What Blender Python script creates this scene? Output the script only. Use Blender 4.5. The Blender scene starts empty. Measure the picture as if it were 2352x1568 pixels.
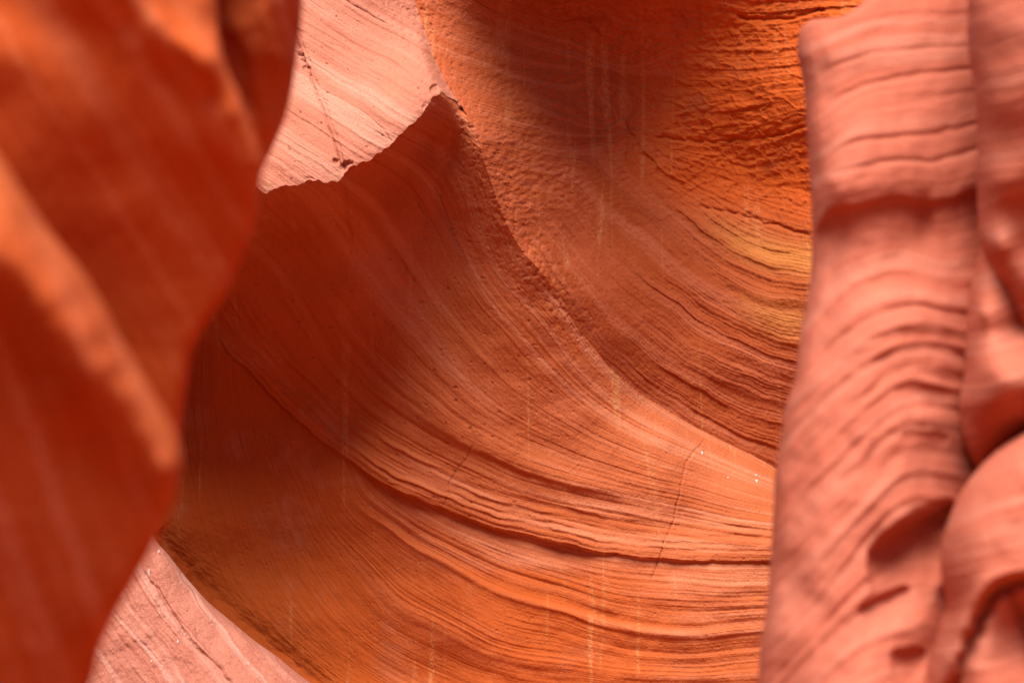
import bpy, math, random
import numpy as np
from mathutils import Vector

# ------------------------------------------------------------------ camera, sky, sun, exposure
scene = bpy.context.scene
CAM_Z = 1.6
cam_data = bpy.data.cameras.new("camera")
cam = bpy.data.objects.new("camera", cam_data)
scene.collection.objects.link(cam)
cam.location = (0, 0, CAM_Z)
cam.rotation_euler = (math.radians(90), 0, 0)
cam_data.sensor_width = 36.0
cam_data.lens = 70.0
cam_data.clip_end = 500
cam_data.dof.use_dof = True
cam_data.dof.focus_distance = 9.7
cam_data.dof.aperture_fstop = 1.5
scene.camera = cam

SUN_DIR = Vector((-0.09, -0.33, 0.94)).normalized()      # towards the sun
world = bpy.data.worlds.new("World"); scene.world = world; world.use_nodes = True
wn = world.node_tree.nodes; wl = world.node_tree.links
sky = wn.new("ShaderNodeTexSky"); sky.sky_type = 'NISHITA'; sky.sun_disc = False
sky.sun_elevation = math.asin(SUN_DIR.z)
sky.sun_rotation = math.atan2(SUN_DIR.x, SUN_DIR.y)
bg = wn["Background"]; bg.inputs["Strength"].default_value = 0.065
wl.new(sky.outputs["Color"], bg.inputs["Color"])

sd = bpy.data.lights.new("sun", 'SUN'); sd.energy = 3.6; sd.angle = math.radians(46)
sd.color = (1.0, 0.96, 0.93)
sun = bpy.data.objects.new("sun", sd); scene.collection.objects.link(sun)
sun.rotation_euler = SUN_DIR.to_track_quat('Z', 'Y').to_euler()
sun.location = (-4, -4, 9)

scene.view_settings.view_transform = 'Standard'
scene.view_settings.look = 'None'
scene.view_settings.exposure = 1.14
scene.view_settings.gamma = 1.0
scene.render.engine = 'CYCLES'
scene.cycles.max_bounces = 10
scene.cycles.diffuse_bounces = 8
scene.cycles.use_denoising = True

# ------------------------------------------------------------------ helpers
KPX = 36.0 / 70.0 / 2352.0          # metres per survey unit per metre of distance
U0, V0 = 1176.0, 784.0
def to_world(u, v, Y):
    return (u - U0) * KPX * Y, Y, CAM_Z - (v - V0) * KPX * Y

def sstep(a, b, x):
    t = np.clip((x - a) / (b - a), 0, 1)
    return t * t * (3 - 2 * t)

class Noise:
    def __init__(self, seed):
        r = np.random.RandomState(seed)
        self.p = r.permutation(512)
        a = r.rand(512) * 2 * np.pi
        self.gx, self.gy = np.cos(a), np.sin(a)
    def __call__(self, x, y):
        xi = np.floor(x).astype(np.int64); yi = np.floor(y).astype(np.int64)
        xf = x - xi; yf = y - yi
        def g(ix, iy, dx, dy):
            h = self.p[(self.p[ix & 511] + iy) & 511]
            return self.gx[h] * dx + self.gy[h] * dy
        u = xf ** 3 * (xf * (xf * 6 - 15) + 10); v = yf ** 3 * (yf * (yf * 6 - 15) + 10)
        a = g(xi, yi, xf, yf); b = g(xi + 1, yi, xf - 1, yf)
        c = g(xi, yi + 1, xf, yf - 1); d = g(xi + 1, yi + 1, xf - 1, yf - 1)
        return ((a + u * (b - a)) * (1 - v) + (c + u * (d - c)) * v) * 1.5
    def fbm(self, x, y, o=4, g=0.5):
        s = 0; a = 1.0
        for k in range(o):
            s = s + a * self(x * 2 ** k + 17.3 * k, y * 2 ** k + 9.1 * k); a *= g
        return s
N1, N2, N3, N4, N5 = [Noise(s) for s in (3, 11, 23, 47, 91)]

class TPS:
    """smooth surface through scattered survey points (u, v, value)"""
    def __init__(self, pts, lam=0.0):
        P = np.array(pts, float); self.c = P[:, :2] / 1000.0
        n = len(P)
        K = self.k(self.c[:, None, :] - self.c[None, :, :]) + lam * np.eye(n)
        Q = np.c_[np.ones(n), self.c]
        A = np.block([[K, Q], [Q.T, np.zeros((3, 3))]])
        self.w = np.linalg.lstsq(A, np.r_[P[:, 2], 0, 0, 0], rcond=None)[0]
    @staticmethod
    def k(d):
        r2 = (d ** 2).sum(-1) + 1e-12
        return r2 * np.log(r2) * 0.5
    def __call__(self, u, v):
        shp = np.shape(u); x = np.ravel(u) / 1000.0; y = np.ravel(v) / 1000.0
        out = np.empty(len(x)); n = len(self.c)
        for i in range(0, len(x), 20000):
            q = np.stack([x[i:i + 20000], y[i:i + 20000]], 1)
            out[i:i + 20000] = self.k(q[:, None, :] - self.c[None]) @ self.w[:n] + self.w[n] + q @ self.w[n + 1:]
        return out.reshape(shp)

class Field:
    """a TPS sampled on a coarse lattice and read back bilinearly"""
    def __init__(self, pts, box, step=14, lam=0.0):
        t = TPS(pts, lam)
        self.u0, self.v0, u1, v1 = box; self.s = step
        us = np.arange(self.u0, u1 + 2 * step, step); vs = np.arange(self.v0, v1 + 2 * step, step)
        U, V = np.meshgrid(us, vs); self.g = t(U, V)
    def __call__(self, u, v):
        x = np.clip((u - self.u0) / self.s, 0, self.g.shape[1] - 2.001)
        y = np.clip((v - self.v0) / self.s, 0, self.g.shape[0] - 2.001)
        i = x.astype(int); j = y.astype(int); fx = x - i; fy = y - j
        # smooth (cubic) reading along both axes keeps the shading free of facets
        G = np.pad(self.g, 1, mode='edge')
        def w(f):
            return (-0.5*f+f*f-0.5*f**3, 1-2.5*f*f+1.5*f**3, 0.5*f+2*f*f-1.5*f**3, -0.5*f*f+0.5*f**3)
        wx, wy = w(fx), w(fy); out = 0
        for b in range(4):
            row = 0
            for a in range(4):
                row = row + wx[a] * G[j + b, i + a]
            out = out + wy[b] * row
        return out

def dense(poly, step=12, smooth=True):
    """resample a polyline (any number of columns), optionally Catmull-Rom"""
    P = np.array(poly, float)
    out = []
    n = len(P)
    for i in range(n - 1):
        p0, p1, p2, p3 = P[max(i - 1, 0)], P[i], P[i + 1], P[min(i + 2, n - 1)]
        m = max(2, int(np.hypot(*(p2 - p1)[:2]) / step) + 1)
        for t in np.linspace(0, 1, m, endpoint=False):
            if smooth:
                out.append(0.5 * ((2*p1) + (-p0+p2)*t + (2*p0-5*p1+4*p2-p3)*t*t + (-p0+3*p1-3*p2+p3)*t**3))
            else:
                out.append(p1 + (p2 - p1) * t)
    out.append(P[-1])
    return np.array(out)

def near(u, v, poly, reach=120):
    """signed distance to a polyline (positive on its right side when walking along it with v down = left in picture terms),
    the parameter index of the foot and the foot itself; far points get 1e3"""
    P = np.array(poly, float)[:, :2]
    shp = np.shape(u); x = np.ravel(u).astype(float); y = np.ravel(v).astype(float)
    best = np.full(len(x), 1e6); sgn = np.ones(len(x)); par = np.zeros(len(x)); fu = x.copy(); fv = y.copy()
    for i in range(len(P) - 1):
        a, b = P[i], P[i + 1]
        lo = np.minimum(a, b) - reach; hi = np.maximum(a, b) + reach
        m = np.nonzero((x > lo[0]) & (x < hi[0]) & (y > lo[1]) & (y < hi[1]))[0]
        if len(m) == 0: continue
        e = b - a; L = e @ e + 1e-9
        t = np.clip(((x[m] - a[0]) * e[0] + (y[m] - a[1]) * e[1]) / L, 0, 1)
        px = a[0] + t * e[0]; py = a[1] + t * e[1]
        d = np.hypot(x[m] - px, y[m] - py)
        k = d < best[m] - 1e-9; mm = m[k]
        best[mm] = d[k]; par[mm] = i + t[k]; fu[mm] = px[k]; fv[mm] = py[k]
        cr = e[0] * (y[mm] - a[1]) - e[1] * (x[mm] - a[0])
        sgn[mm] = np.where(cr >= 0, 1, -1)
    return (best * sgn).reshape(shp), par.reshape(shp), fu.reshape(shp), fv.reshape(shp)

def inside(u, v, poly):
    P = np.array(poly, float); x = np.ravel(u); y = np.ravel(v); c = np.zeros(len(x), bool)
    n = len(P)
    for i in range(n):
        x0, y0 = P[i]; x1, y1 = P[(i + 1) % n]
        if y0 == y1: continue
        m = (y0 > y) != (y1 > y)
        c ^= m & (x < (x1 - x0) * (y - y0) / (y1 - y0) + x0)
    return c.reshape(np.shape(u))

def mesh_object(name, co, faces, mat, parent=None, attrs=None, smooth=True):
    me = bpy.data.meshes.new(name)
    co = np.asarray(co, np.float32); faces = np.asarray(faces, np.int32)
    k = faces.shape[1]
    me.vertices.add(len(co)); me.vertices.foreach_set("co", co.ravel())
    me.loops.add(faces.size); me.loops.foreach_set("vertex_index", faces.ravel())
    me.polygons.add(len(faces))
    me.polygons.foreach_set("loop_start", np.arange(0, faces.size, k, dtype=np.int32))
    me.polygons.foreach_set("loop_total", np.full(len(faces), k, np.int32))
    me.update(calc_edges=True)
    if smooth: me.polygons.foreach_set("use_smooth", np.ones(len(faces), bool))
    for an, av in (attrs or {}).items():
        a = me.attributes.new(an, 'FLOAT', 'POINT'); a.data.foreach_set("value", np.asarray(av, np.float32).ravel())
    me.materials.append(mat)
    me.validate(); me.update()
    o = bpy.data.objects.new(name, me); scene.collection.objects.link(o)
    if parent: o.parent = parent
    return o

def tag(o, label=None, cat=None, group=None, kind=None):
    if label: o["label"] = label
    if cat: o["category"] = cat
    if group: o["group"] = group
    if kind: o["kind"] = kind
    return o

def empty(name, loc):
    o = bpy.data.objects.new(name, None); scene.collection.objects.link(o); o.location = loc
    o.empty_display_size = 0.2
    return o

# ------------------------------------------------------------------ materials
def sandstone(name, c_lo, c_mid, c_hi, band=1.0, grain=1.0, streaks=0.0, pits=0.0, gold=0.0, ochre_glow=None):
    m = bpy.data.materials.new(name); m.use_nodes = True
    nt = m.node_tree; n = nt.nodes; l = nt.links
    bs = n["Principled BSDF"]; bs.inputs["Roughness"].default_value = 0.92
    bs.inputs["Specular IOR Level"].default_value = 0.12
    geo = n.new("ShaderNodeNewGeometry")
    at = n.new("ShaderNodeAttribute"); at.attribute_name = "strata"
    ag = n.new("ShaderNodeAttribute"); ag.attribute_name = "gold"
    def math_(op, a, b=None, c=None):
        q = n.new("ShaderNodeMath"); q.operation = op
        for i, x in enumerate((a, b, c)):
            if x is None: continue
            if isinstance(x, (int, float)): q.inputs[i].default_value = x
            else: l.new(x, q.inputs[i])
        return q.outputs[0]
    def noise(vec, scale, detail=4, rough=0.55, dist=0.0):
        q = n.new("ShaderNodeTexNoise"); q.inputs["Scale"].default_value = scale
        q.inputs["Detail"].default_value = detail; q.inputs["Roughness"].default_value = rough
        q.inputs["Distortion"].default_value = dist
        l.new(vec, q.inputs["Vector"]); return q.outputs["Fac"]
    def mapping(vec, sc):
        q = n.new("ShaderNodeMapping"); q.inputs["Scale"].default_value = sc; l.new(vec, q.inputs["Vector"]); return q.outputs[0]
    def mix(f, a, b, mode='MIX'):
        q = n.new("ShaderNodeMix"); q.data_type = 'RGBA'; q.blend_type = mode
        if isinstance(f, (int, float)): q.inputs[0].default_value = f
        else: l.new(f, q.inputs[0])
        for i, x in ((6, a), (7, b)):
            if isinstance(x, tuple): q.inputs[i].default_value = (*x, 1)
            else: l.new(x, q.inputs[i])
        return q.outputs[2]
    def ramp(f, a, b):
        q = n.new("ShaderNodeMapRange"); q.inputs[1].default_value = a; q.inputs[2].default_value = b
        q.interpolation_type = 'SMOOTHSTEP'; l.new(f, q.inputs[0]); return q.outputs[0]
    pos = geo.outputs["Position"]
    # bedding coordinate: (strata, position) so that noise runs along the beds
    sv = n.new("ShaderNodeCombineXYZ"); l.new(math_('MULTIPLY', at.outputs["Fac"], 1.0), sv.inputs[0])
    sx = n.new("ShaderNodeSeparateXYZ"); l.new(pos, sx.inputs[0])
    l.new(math_('MULTIPLY', sx.outputs[0], 0.9), sv.inputs[1]); l.new(math_('MULTIPLY', sx.outputs[2], 0.9), sv.inputs[2])
    bedc = noise(mapping(sv.outputs[0], (14, 0.5, 0.5)), 1.0, 3, 0.6)
    bedf = noise(mapping(sv.outputs[0], (60, 1.2, 1.2)), 1.0, 3, 0.65)
    blot = noise(pos, 1.6, 4, 0.55, 0.3)
    speck = noise(pos, 130, 3, 0.7)
    col = mix(ramp(blot, 0.34, 0.66), c_lo, c_mid)
    col = mix(math_('MULTIPLY', ramp(bedc, 0.46, 0.68), 0.8 * band), col, c_hi)
    dk = tuple(x * y for x, y in zip(c_lo, (0.70, 0.52, 0.50)))
    col = mix(math_('MULTIPLY', ramp(bedf, 0.53, 0.70), 0.65 * band), col, dk)
    sp = n.new("ShaderNodeMapRange"); sp.inputs[1].default_value = 0.3; sp.inputs[2].default_value = 0.7
    sp.inputs[3].default_value = 1 - 0.18 * grain; sp.inputs[4].default_value = 1 + 0.16 * grain; l.new(speck, sp.inputs[0])
    cc = n.new("ShaderNodeCombineColor")
    for i in range(3): l.new(sp.outputs[0], cc.inputs[i])
    col = mix(1.0, col, cc.outputs[0], 'MULTIPLY')
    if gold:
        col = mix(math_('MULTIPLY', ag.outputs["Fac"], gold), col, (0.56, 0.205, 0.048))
    if gold or ochre_glow:  # orange of bounced light mixed into the rock colour, plus redder beds
        ao = n.new("ShaderNodeAttribute"); ao.attribute_name = "ochre_glow"
        col = mix(math_('MULTIPLY', ao.outputs["Fac"], ramp(noise(pos, 3.0, 4, 0.6), 0.28, 0.50)), col, ochre_glow or (0.56, 0.095, 0.012))
    if streaks:
        # seep stains: tan speckled streaks running down the face
        st = noise(mapping(pos, (15.0, 2.0, 0.5)), 1.0, 3, 0.6, 0.5)
        st2 = noise(mapping(pos, (1.4, 1.4, 1.0)), 1.0, 2, 0.5)
        sk = noise(pos, 85, 2, 0.7)
        f = math_('MULTIPLY', math_('MULTIPLY', ramp(st, 0.57, 0.68), ramp(st2, 0.38, 0.58)), ramp(sk, 0.36, 0.62))
        col = mix(math_('MULTIPLY', f, streaks), col, (0.60, 0.27, 0.10))
    l.new(col, bs.inputs["Base Color"])
    # relief: grains, fine laminae, small pits
    h = math_('MULTIPLY', noise(pos, 95, 4, 0.65), 0.0040 * grain)
    h = math_('ADD', h, math_('MULTIPLY', noise(mapping(sv.outputs[0], (75, 2.5, 2.5)), 1.0, 3, 0.6), 0.0060 * band))
    h = math_('ADD', h, math_('MULTIPLY', noise(pos, 26, 3, 0.55), 0.0030 * grain))
    if pits:
        vo = n.new("ShaderNodeTexVoronoi"); vo.inputs["Scale"].default_value = 26; vo.inputs["Randomness"].default_value = 1
        l.new(mapping(pos, (1, 1, 1)), vo.inputs["Vector"])
        pk = math_('MULTIPLY', ramp(noise(pos, 5, 2, 0.5), 0.5, 0.62), pits)
        pit = math_('SUBTRACT', ramp(vo.outputs["Distance"], 0.05, 0.26), 1.0)
        h = math_('ADD', h, math_('MULTIPLY', math_('MULTIPLY', pit, pk), 0.007))
    bp = n.new("ShaderNodeBump"); bp.inputs["Strength"].default_value = 1.0; bp.inputs["Distance"].default_value = 1.0
    l.new(h, bp.inputs["Height"]); l.new(bp.outputs[0], bs.inputs["Normal"])
    return m

def lighten(c, k): return tuple(min(0.9, x * k) for x in c)
M_BLOCK = sandstone("sandstone_pink", (0.45, 0.142, 0.080), (0.49, 0.170, 0.102), (0.56, 0.25, 0.165), 0.9, 1.0, 0.3, 0.25)
M_SWIRL = sandstone("sandstone_red", (0.435, 0.100, 0.029), (0.48, 0.122, 0.045), (0.56, 0.200, 0.102), 1.0, 1.0, 0.6, 0.5, ochre_glow=(0.44, 0.080, 0.011))
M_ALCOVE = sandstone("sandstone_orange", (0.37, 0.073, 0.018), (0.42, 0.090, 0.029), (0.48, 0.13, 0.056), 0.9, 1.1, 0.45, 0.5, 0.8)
M_SLAB = sandstone("sandstone_pale", (0.43, 0.148, 0.094), (0.46, 0.170, 0.110), (0.60, 0.31, 0.23), 1.0, 1.5, 0.1, 0.5)
M_FIN_R = sandstone("sandstone_rose", (0.465, 0.118, 0.064), (0.49, 0.133, 0.076), (0.55, 0.195, 0.122), 0.8, 0.8)
M_FIN_L = sandstone("sandstone_dark_red", (0.40, 0.064, 0.012), (0.49, 0.106, 0.027), (0.58, 0.20, 0.125), 0.7, 0.8)
M_FIN_O = sandstone("sandstone_burnt_orange", (0.47, 0.076, 0.013), (0.56, 0.118, 0.027), (0.60, 0.20, 0.095), 0.6, 0.8)
M_FLOOR = sandstone("canyon_sand", (0.42, 0.100, 0.020), (0.45, 0.115, 0.026), (0.46, 0.13, 0.035), 0.0, 1.0)

# ------------------------------------------------------------------ bedding profile
def bed_table(seed, lo, hi, s_min, s_max, res=0.5):
    """random ledge profile across the beds: each bed bulges and is undercut at its foot"""
    r = random.Random(seed); n = int((hi - lo) / res) + 2
    x = lo + np.arange(n) * res; y = np.zeros(n); p = lo
    while p < hi:
        w = s_min * (s_max / s_min) ** r.random(); a = 0.35 + 0.65 * r.random()
        m = (x >= p) & (x < p + w); t = (x[m] - p) / w
        k = r.choice([0.55, 0.7, 0.8, 0.9])
        y[m] = a * np.where(t < k, sstep(0, k, t), 1 - sstep(k, 1, t))
        p += w
    return x, y - y.mean()
def bed(tab, s): return np.interp(s, tab[0], tab[1])

# ------------------------------------------------------------------ structure: canyon floor and flanks
def build_floor():
    xs = np.r_[np.linspace(-30, -4, 14), np.linspace(-3.8, 3.8, 77), np.linspace(4, 30, 14)]
    ys = np.r_[np.linspace(-30, -5, 12), np.linspace(-4.8, 16, 105), np.linspace(17, 40, 12)]
    X, Y = np.meshgrid(xs, ys)
    Z = 0.05 * N1.fbm(X * 0.7, Y * 0.7, 3)
    wob = 0.35 * N2.fbm(X * 0.0 + 2, Y * 0.35, 3)
    left = sstep(0, 0.9, -(X + 2.7 + wob)) * (6.0 + 0.3 * N3(Y * 0.5, X * 0.3))
    right = sstep(0, 0.9, X - 3.1 - wob) * (5.5 + 0.4 * N3(Y * 0.5 + 9, X * 0.3))
    rear = sstep(-6.5, -7.6, Y + 0.3 * X) * 1.8
    Z = Z - 1.3 * sstep(1.5, 3.2, Y)
    Z = Z + np.maximum(np.maximum(left, right), rear)
    nv, nu = X.shape
    idx = np.arange(nu * nv).reshape(nv, nu)
    F = np.stack([idx[:-1, :-1], idx[:-1, 1:], idx[1:, 1:], idx[1:, :-1]], -1).reshape(-1, 4)
    o = mesh_object("canyon_floor", np.stack([X, Y, Z], -1).reshape(-1, 3), F, M_FLOOR,
                    attrs={"strata": Z.ravel() * 0.3, "gold": Z.ravel() * 0})
    tag(o, kind="structure")
build_floor()

# ------------------------------------------------------------------ the far canyon wall
RIDGE = [(945,-260,10.15),(950,-100,9.97),(954,0,9.85),(974,65,9.76),(999,135,9.65),(1024,190,9.55),(1064,250,9.46),(1094,305,9.40),
         (1109,360,9.38),(1139,450,9.40),(1164,515,9.43),(1199,575,9.46),(1234,615,9.48),(1284,675,9.54),(1324,750,9.59),
         (1363,794,9.64),(1388,829,9.67),(1418,859,9.70),(1468,901,9.77),(1528,939,9.82),(1599,981,9.85),(1674,1019,9.86),
         (1749,1056,9.86),(1789,1079,9.86),(1900,1130,9.86),(2100,1200,9.80),(2400,1290,9.75)]
JUMP_AT = [(0,0),(12,0),(13,0.02),(14,0.08),(15,0.15),(17,0.28),(19,0.38),(21,0.43),(24,0.45),(26,0.45)]
LIP = [(-750,620,9.710),(-300,560,9.510),(150,520,9.340),(400,480,9.160),(560,446,9.000),(589,432,8.970),(612,443,8.960),(650,427,8.950),(684,424,8.950),(712,412,8.950),(744,418,8.940),
       (774,417,8.940),(792,399,8.940),(812,380,8.950),(854,363,8.960),(894,335,8.970),(934,295,8.990),(974,255,9.057),(992,226,9.131),
       (1014,214,9.209),(1039,228,9.308),(1062,250,9.460)]
RG = dense(RIDGE, 10); LP = dense(LIP, 8, False)
# parameter bookkeeping for the jump along the dense ridge
seg = []
for i in range(len(RIDGE) - 1):
    m = max(2, int(math.hypot(RIDGE[i+1][0]-RIDGE[i][0], RIDGE[i+1][1]-RIDGE[i][1]) / 10) + 1)
    seg += list(i + np.linspace(0, 1, m, endpoint=False))
seg.append(len(RIDGE) - 1); seg = np.array(seg)
RJ = np.interp(seg, [a for a, b in JUMP_AT], [b for a, b in JUMP_AT])
# roughen the lip a little
LP[:, 1] += 7 * N2.fbm(LP[:, 0] / 22.0, LP[:, 0] * 0, 4, 0.6); LP[-1, :2] = (1062, 250)

BOX = (-760, -420, 2460, 2050)
A_pts = [(-600, 250, 9.9), (-600, -200, 10.2), (-200, 0, 10.0)] + [(u, v, y) for u, v, y in LP[::4]] + [(u, v, y) for u, v, y in RG[:34:2] if v < 255] + [
    (800, 0, 9.561), (680, 0, 9.590), (700, 200, 9.264), (800, 200, 9.234), (900, 150, 9.306), (550, 0, 9.610), (550, 250, 9.260), (300, 0, 9.760),
    (200, 250, 9.490), (800, -250, 10.031), (500, -250, 10.031), (900, -250, 10.008)]
B_pts = [(-600, 900, 10.3), (-600, 1300, 10.2), (-600, 1900, 9.7), (-200, 1000, 10.2)] + [(u, v, y) for u, v, y in LP[::4]] + [(u, v, y) for u, v, y in RG[::3] if v > 255] + [
    (800, 520, 9.52), (700, 540, 9.58), (600, 560, 9.66), (920, 430, 9.52), (1000, 330, 9.52), (1010, 480, 9.70), (1060, 560, 9.68),
    (800, 650, 9.77), (700, 690, 9.87), (600, 720, 9.97), (900, 620, 9.80), (500, 700, 10.05), (350, 700, 10.21), (150, 800, 10.34),
    (820, 800, 9.96), (700, 850, 10.12), (600, 880, 10.23), (500, 900, 10.31), (950, 800, 9.83), (1080, 760, 9.68), (1180, 740, 9.56),
    (1000, 930, 9.74), (850, 960, 9.98), (1150, 900, 9.62), (1300, 900, 9.61), (1300, 1010, 9.60), (1450, 1000, 9.63), (1600, 1070, 9.64), (1720, 1120, 9.63), (1540, 1010, 9.65),
    (700, 1010, 10.18), (560, 1030, 10.31), (440, 1000, 10.36), (600, 1150, 10.23), (480, 1180, 10.26), (750, 1150, 10.10), (900, 1120, 9.87), (1050, 1130, 9.70),
    (1200, 1130, 9.60), (1400, 1150, 9.55), (1600, 1200, 9.52), (1800, 1200, 9.52), (1000, 1250, 9.75), (1200, 1300, 9.56), (1400, 1320, 9.45), (1600, 1330, 9.38), (1800, 1330, 9.38),
    (650, 1280, 10.23), (800, 1300, 10.05), (500, 1280, 10.27), (400, 1200, 10.21), (450, 1340, 10.23), (550, 1400, 10.17), (700, 1420, 10.05), (900, 1420, 9.82), (1100, 1440, 9.51),
    (650, 1510, 10.05), (800, 1530, 9.91), (1000, 1550, 9.67), (1300, 1480, 9.41), (1500, 1500, 9.32), (1700, 1500, 9.27), (1300, 1570, 9.37), (1600, 1600, 9.24),
    (900, 1800, 9.25), (1300, 1800, 9.05), (1700, 1800, 8.95), (500, 1700, 9.80), (200, 1500, 9.69), (200, 1100, 10.34), (2100, 1500, 9.30), (2300, 1800, 8.90), (2300, 1350, 9.50)]
C_pts = [(u, v, y + j) for (u, v, y), j in list(zip(RG, RJ))[::3]] + [
    (1060, 60, 9.86), (1120, 60, 9.98), (1200, 40, 10.12), (1300, 50, 10.26), (1420, 60, 10.36), (1560, 60, 10.50), (1700, 80, 10.60), (1850, 80, 10.62), (2000, 100, 10.5),
    (1100, 160, 9.80), (1180, 180, 10.02), (1280, 200, 10.26), (1400, 220, 10.48), (1550, 230, 10.60), (1700, 240, 10.58), (1850, 240, 10.46), (2000, 240, 10.3),
    (1150, 300, 9.60), (1220, 330, 9.82), (1320, 380, 10.12), (1450, 400, 10.42), (1600, 400, 10.62), (1750, 400, 10.62), (1870, 400, 10.50),
    (1230, 480, 9.64), (1330, 560, 9.92), (1450, 580, 10.22), (1600, 580, 10.45), (1750, 560, 10.46), (1870, 560, 10.36), (1860, 680, 10.24), (1740, 700, 10.32), (1600, 720, 10.36),
    (1330, 680, 9.72), (1420, 740, 9.98), (1520, 800, 10.20), (1650, 820, 10.30), (1800, 820, 10.26), (1520, 900, 10.20), (1650, 930, 10.30), (1800, 960, 10.29),
    (1500, -280, 9.45), (1350, -280, 9.15), (1200, -280, 9.15), (1700, -280, 10.3), (1900, -280, 10.9), (2300, -200, 10.3), (1250, -100, 9.72), (1450, -100, 9.9), (1700, -100, 10.45), (2300, 400, 10.0), (2300, 900, 9.9), (1100, -280, 9.4)]
fA = Field(A_pts, BOX, lam=2e-5); fB = Field(B_pts, BOX, lam=2e-4); fC = Field(C_pts, BOX, lam=2e-4)

def levels(spec):
    out = []
    for s, pl in spec:
        d = dense(pl, 60)
        out += [(p[0], p[1], s) for p in d]
    return out
SB_LINES = [
    (830, [(1109,360),(1199,575),(1284,675),(1363,794),(1468,901),(1599,981),(1789,1079),(1900,1130),(2300,1260)]),
    (1070, [(760,560),(860,690),(957,799),(1047,894),(1117,949),(1217,999),(1301,1034),(1450,1085),(1600,1125),(1790,1170),(2200,1230)]),
    (1180, [(600,640),(700,790),(790,900),(867,969),(947,1019),(1017,1059),(1097,1094),(1167,1124),(1267,1154),(1450,1190),(1600,1215),(1790,1238),(2200,1270)]),
    (1270, [(440,690),(527,814),(567,849),(617,904),(682,964),(732,1009),(797,1054),(867,1104),(942,1139),(1017,1169),(1107,1204),(1207,1229),(1301,1250),(1378,1269),(1508,1284),(1628,1289),(1773,1289),(2200,1290)])]
LEDGE = [(-900,150),(-200,300),(200,500)] + SB_LINES[-1][1]
SD_LINES = [
    (1335, [(860,1098),(905,1140),(1000,1198),(1150,1262),(1300,1308),(1500,1345),(1773,1352),(2200,1350)]),
    (1440, [(765,1040),(782,1090),(807,1144),(837,1179),(892,1214),(942,1254),(1017,1294),(1117,1349),(1192,1379),(1301,1407),(1358,1429),(1448,1449),(1548,1462),(1648,1459),(1748,1449),(2200,1420)]),
    (1550, [(630,920),(660,1030),(700,1130),(737,1209),(782,1264),(842,1339),(897,1399),(967,1434),(1042,1469),(1117,1504),(1217,1529),(1301,1540),(1500,1560),(1750,1556),(2200,1530)]),
    (1660, [(535,860),(560,1010),(600,1140),(650,1260),(740,1400),(850,1500),(1000,1580),(1200,1640),(1500,1670),(1750,1670),(2200,1640)]),
    (1780, [(440,780),(440,960),(455,1120),(500,1270),(600,1430),(800,1600),(1200,1780),(1700,1800)]),
    (1880, [(330,700),(330,960),(345,1150),(400,1300),(500,1450),(700,1650)])]
SC_LINES = [
    (50, [(1280,40),(1500,20),(1620,28),(1700,40),(1780,42),(1850,35),(2100,10)]),
    (200, [(1300,140),(1420,170),(1550,185),(1700,180),(1860,165),(2100,130)]),
    (330, [(1330,220),(1400,270),(1500,312),(1580,322),(1700,318),(1780,305),(1860,280),(2100,240)]),
    (450, [(1400,200),(1433,265),(1468,330),(1518,385),(1578,425),(1648,465),(1723,500),(1783,530),(1863,545),(2100,540)]),
    (560, [(1380,330),(1460,420),(1563,505),(1618,555),(1673,595),(1738,625),(1798,643),(1863,648),(2100,640)]),
    (640, [(1340,400),(1420,480),(1498,545),(1563,595),(1628,645),(1688,685),(1773,715),(1848,730),(2100,740)]),
    (710, [(1310,450),(1400,540),(1493,620),(1548,665),(1613,710),(1688,755),(1748,780),(1840,805),(2100,840)]),
    (800, [(1280,520),(1360,620),(1450,700),(1550,780),(1650,840),(1750,880),(1830,900),(2100,950)]),
    (880, [(1260,560),(1340,680),(1420,780),(1520,860),(1640,930),(1780,990),(2100,1080)])]
sB = Field(levels(SB_LINES), BOX, lam=1e-5); sD = Field(levels(SD_LINES), BOX, lam=1e-5); sC = Field(levels(SC_LINES), BOX, lam=1e-5)

tabB1 = bed_table(5, -2500, 4500, 16, 60); tabB2 = bed_table(6, -2500, 4500, 5, 16)
tabC1 = bed_table(7, -2500, 4500, 18, 60); tabA1 = bed_table(8, -3500, 4500, 10, 30)

def groove(u, v, poly, width, depth, wob=3.0):
    P = dense(poly, 8)
    P = P + wob * np.stack([N3.fbm(P[:, 0] / 30 + 7, P[:, 1] / 30, 2), N3.fbm(P[:, 0] / 30, P[:, 1] / 30 + 3, 2)], 1)
    d, par, fu, fv = near(u, v, P, width * 4)
    t = par / (len(P) - 1)
    return depth * np.exp(-(np.abs(d) / width) ** 1.5) * sstep(0, 0.06, t) * sstep(1, 0.9, t), d, t

def common_relief(u, v):
    """weathering shared by every face of the wall, metres away from the viewer"""
    d = 0.010 * N4.fbm(u / 90, v / 90, 3, 0.42) + 0.0012 * N5.fbm(u / 9, v / 9, 3, 0.6)
    # pits near the crest
    dr, par, fu, fv = near(u, v, RG, 260)
    w = np.exp(-(np.abs(dr) / 75) ** 2) * sstep(900, 620, v)
    q = N3.fbm(u / 12, v / 15, 3, 0.6)
    d += w * 0.009 * sstep(0.15, 0.75, q) - w * 0.003 * sstep(0.15, 0.7, -q)
    return d, dr

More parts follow.
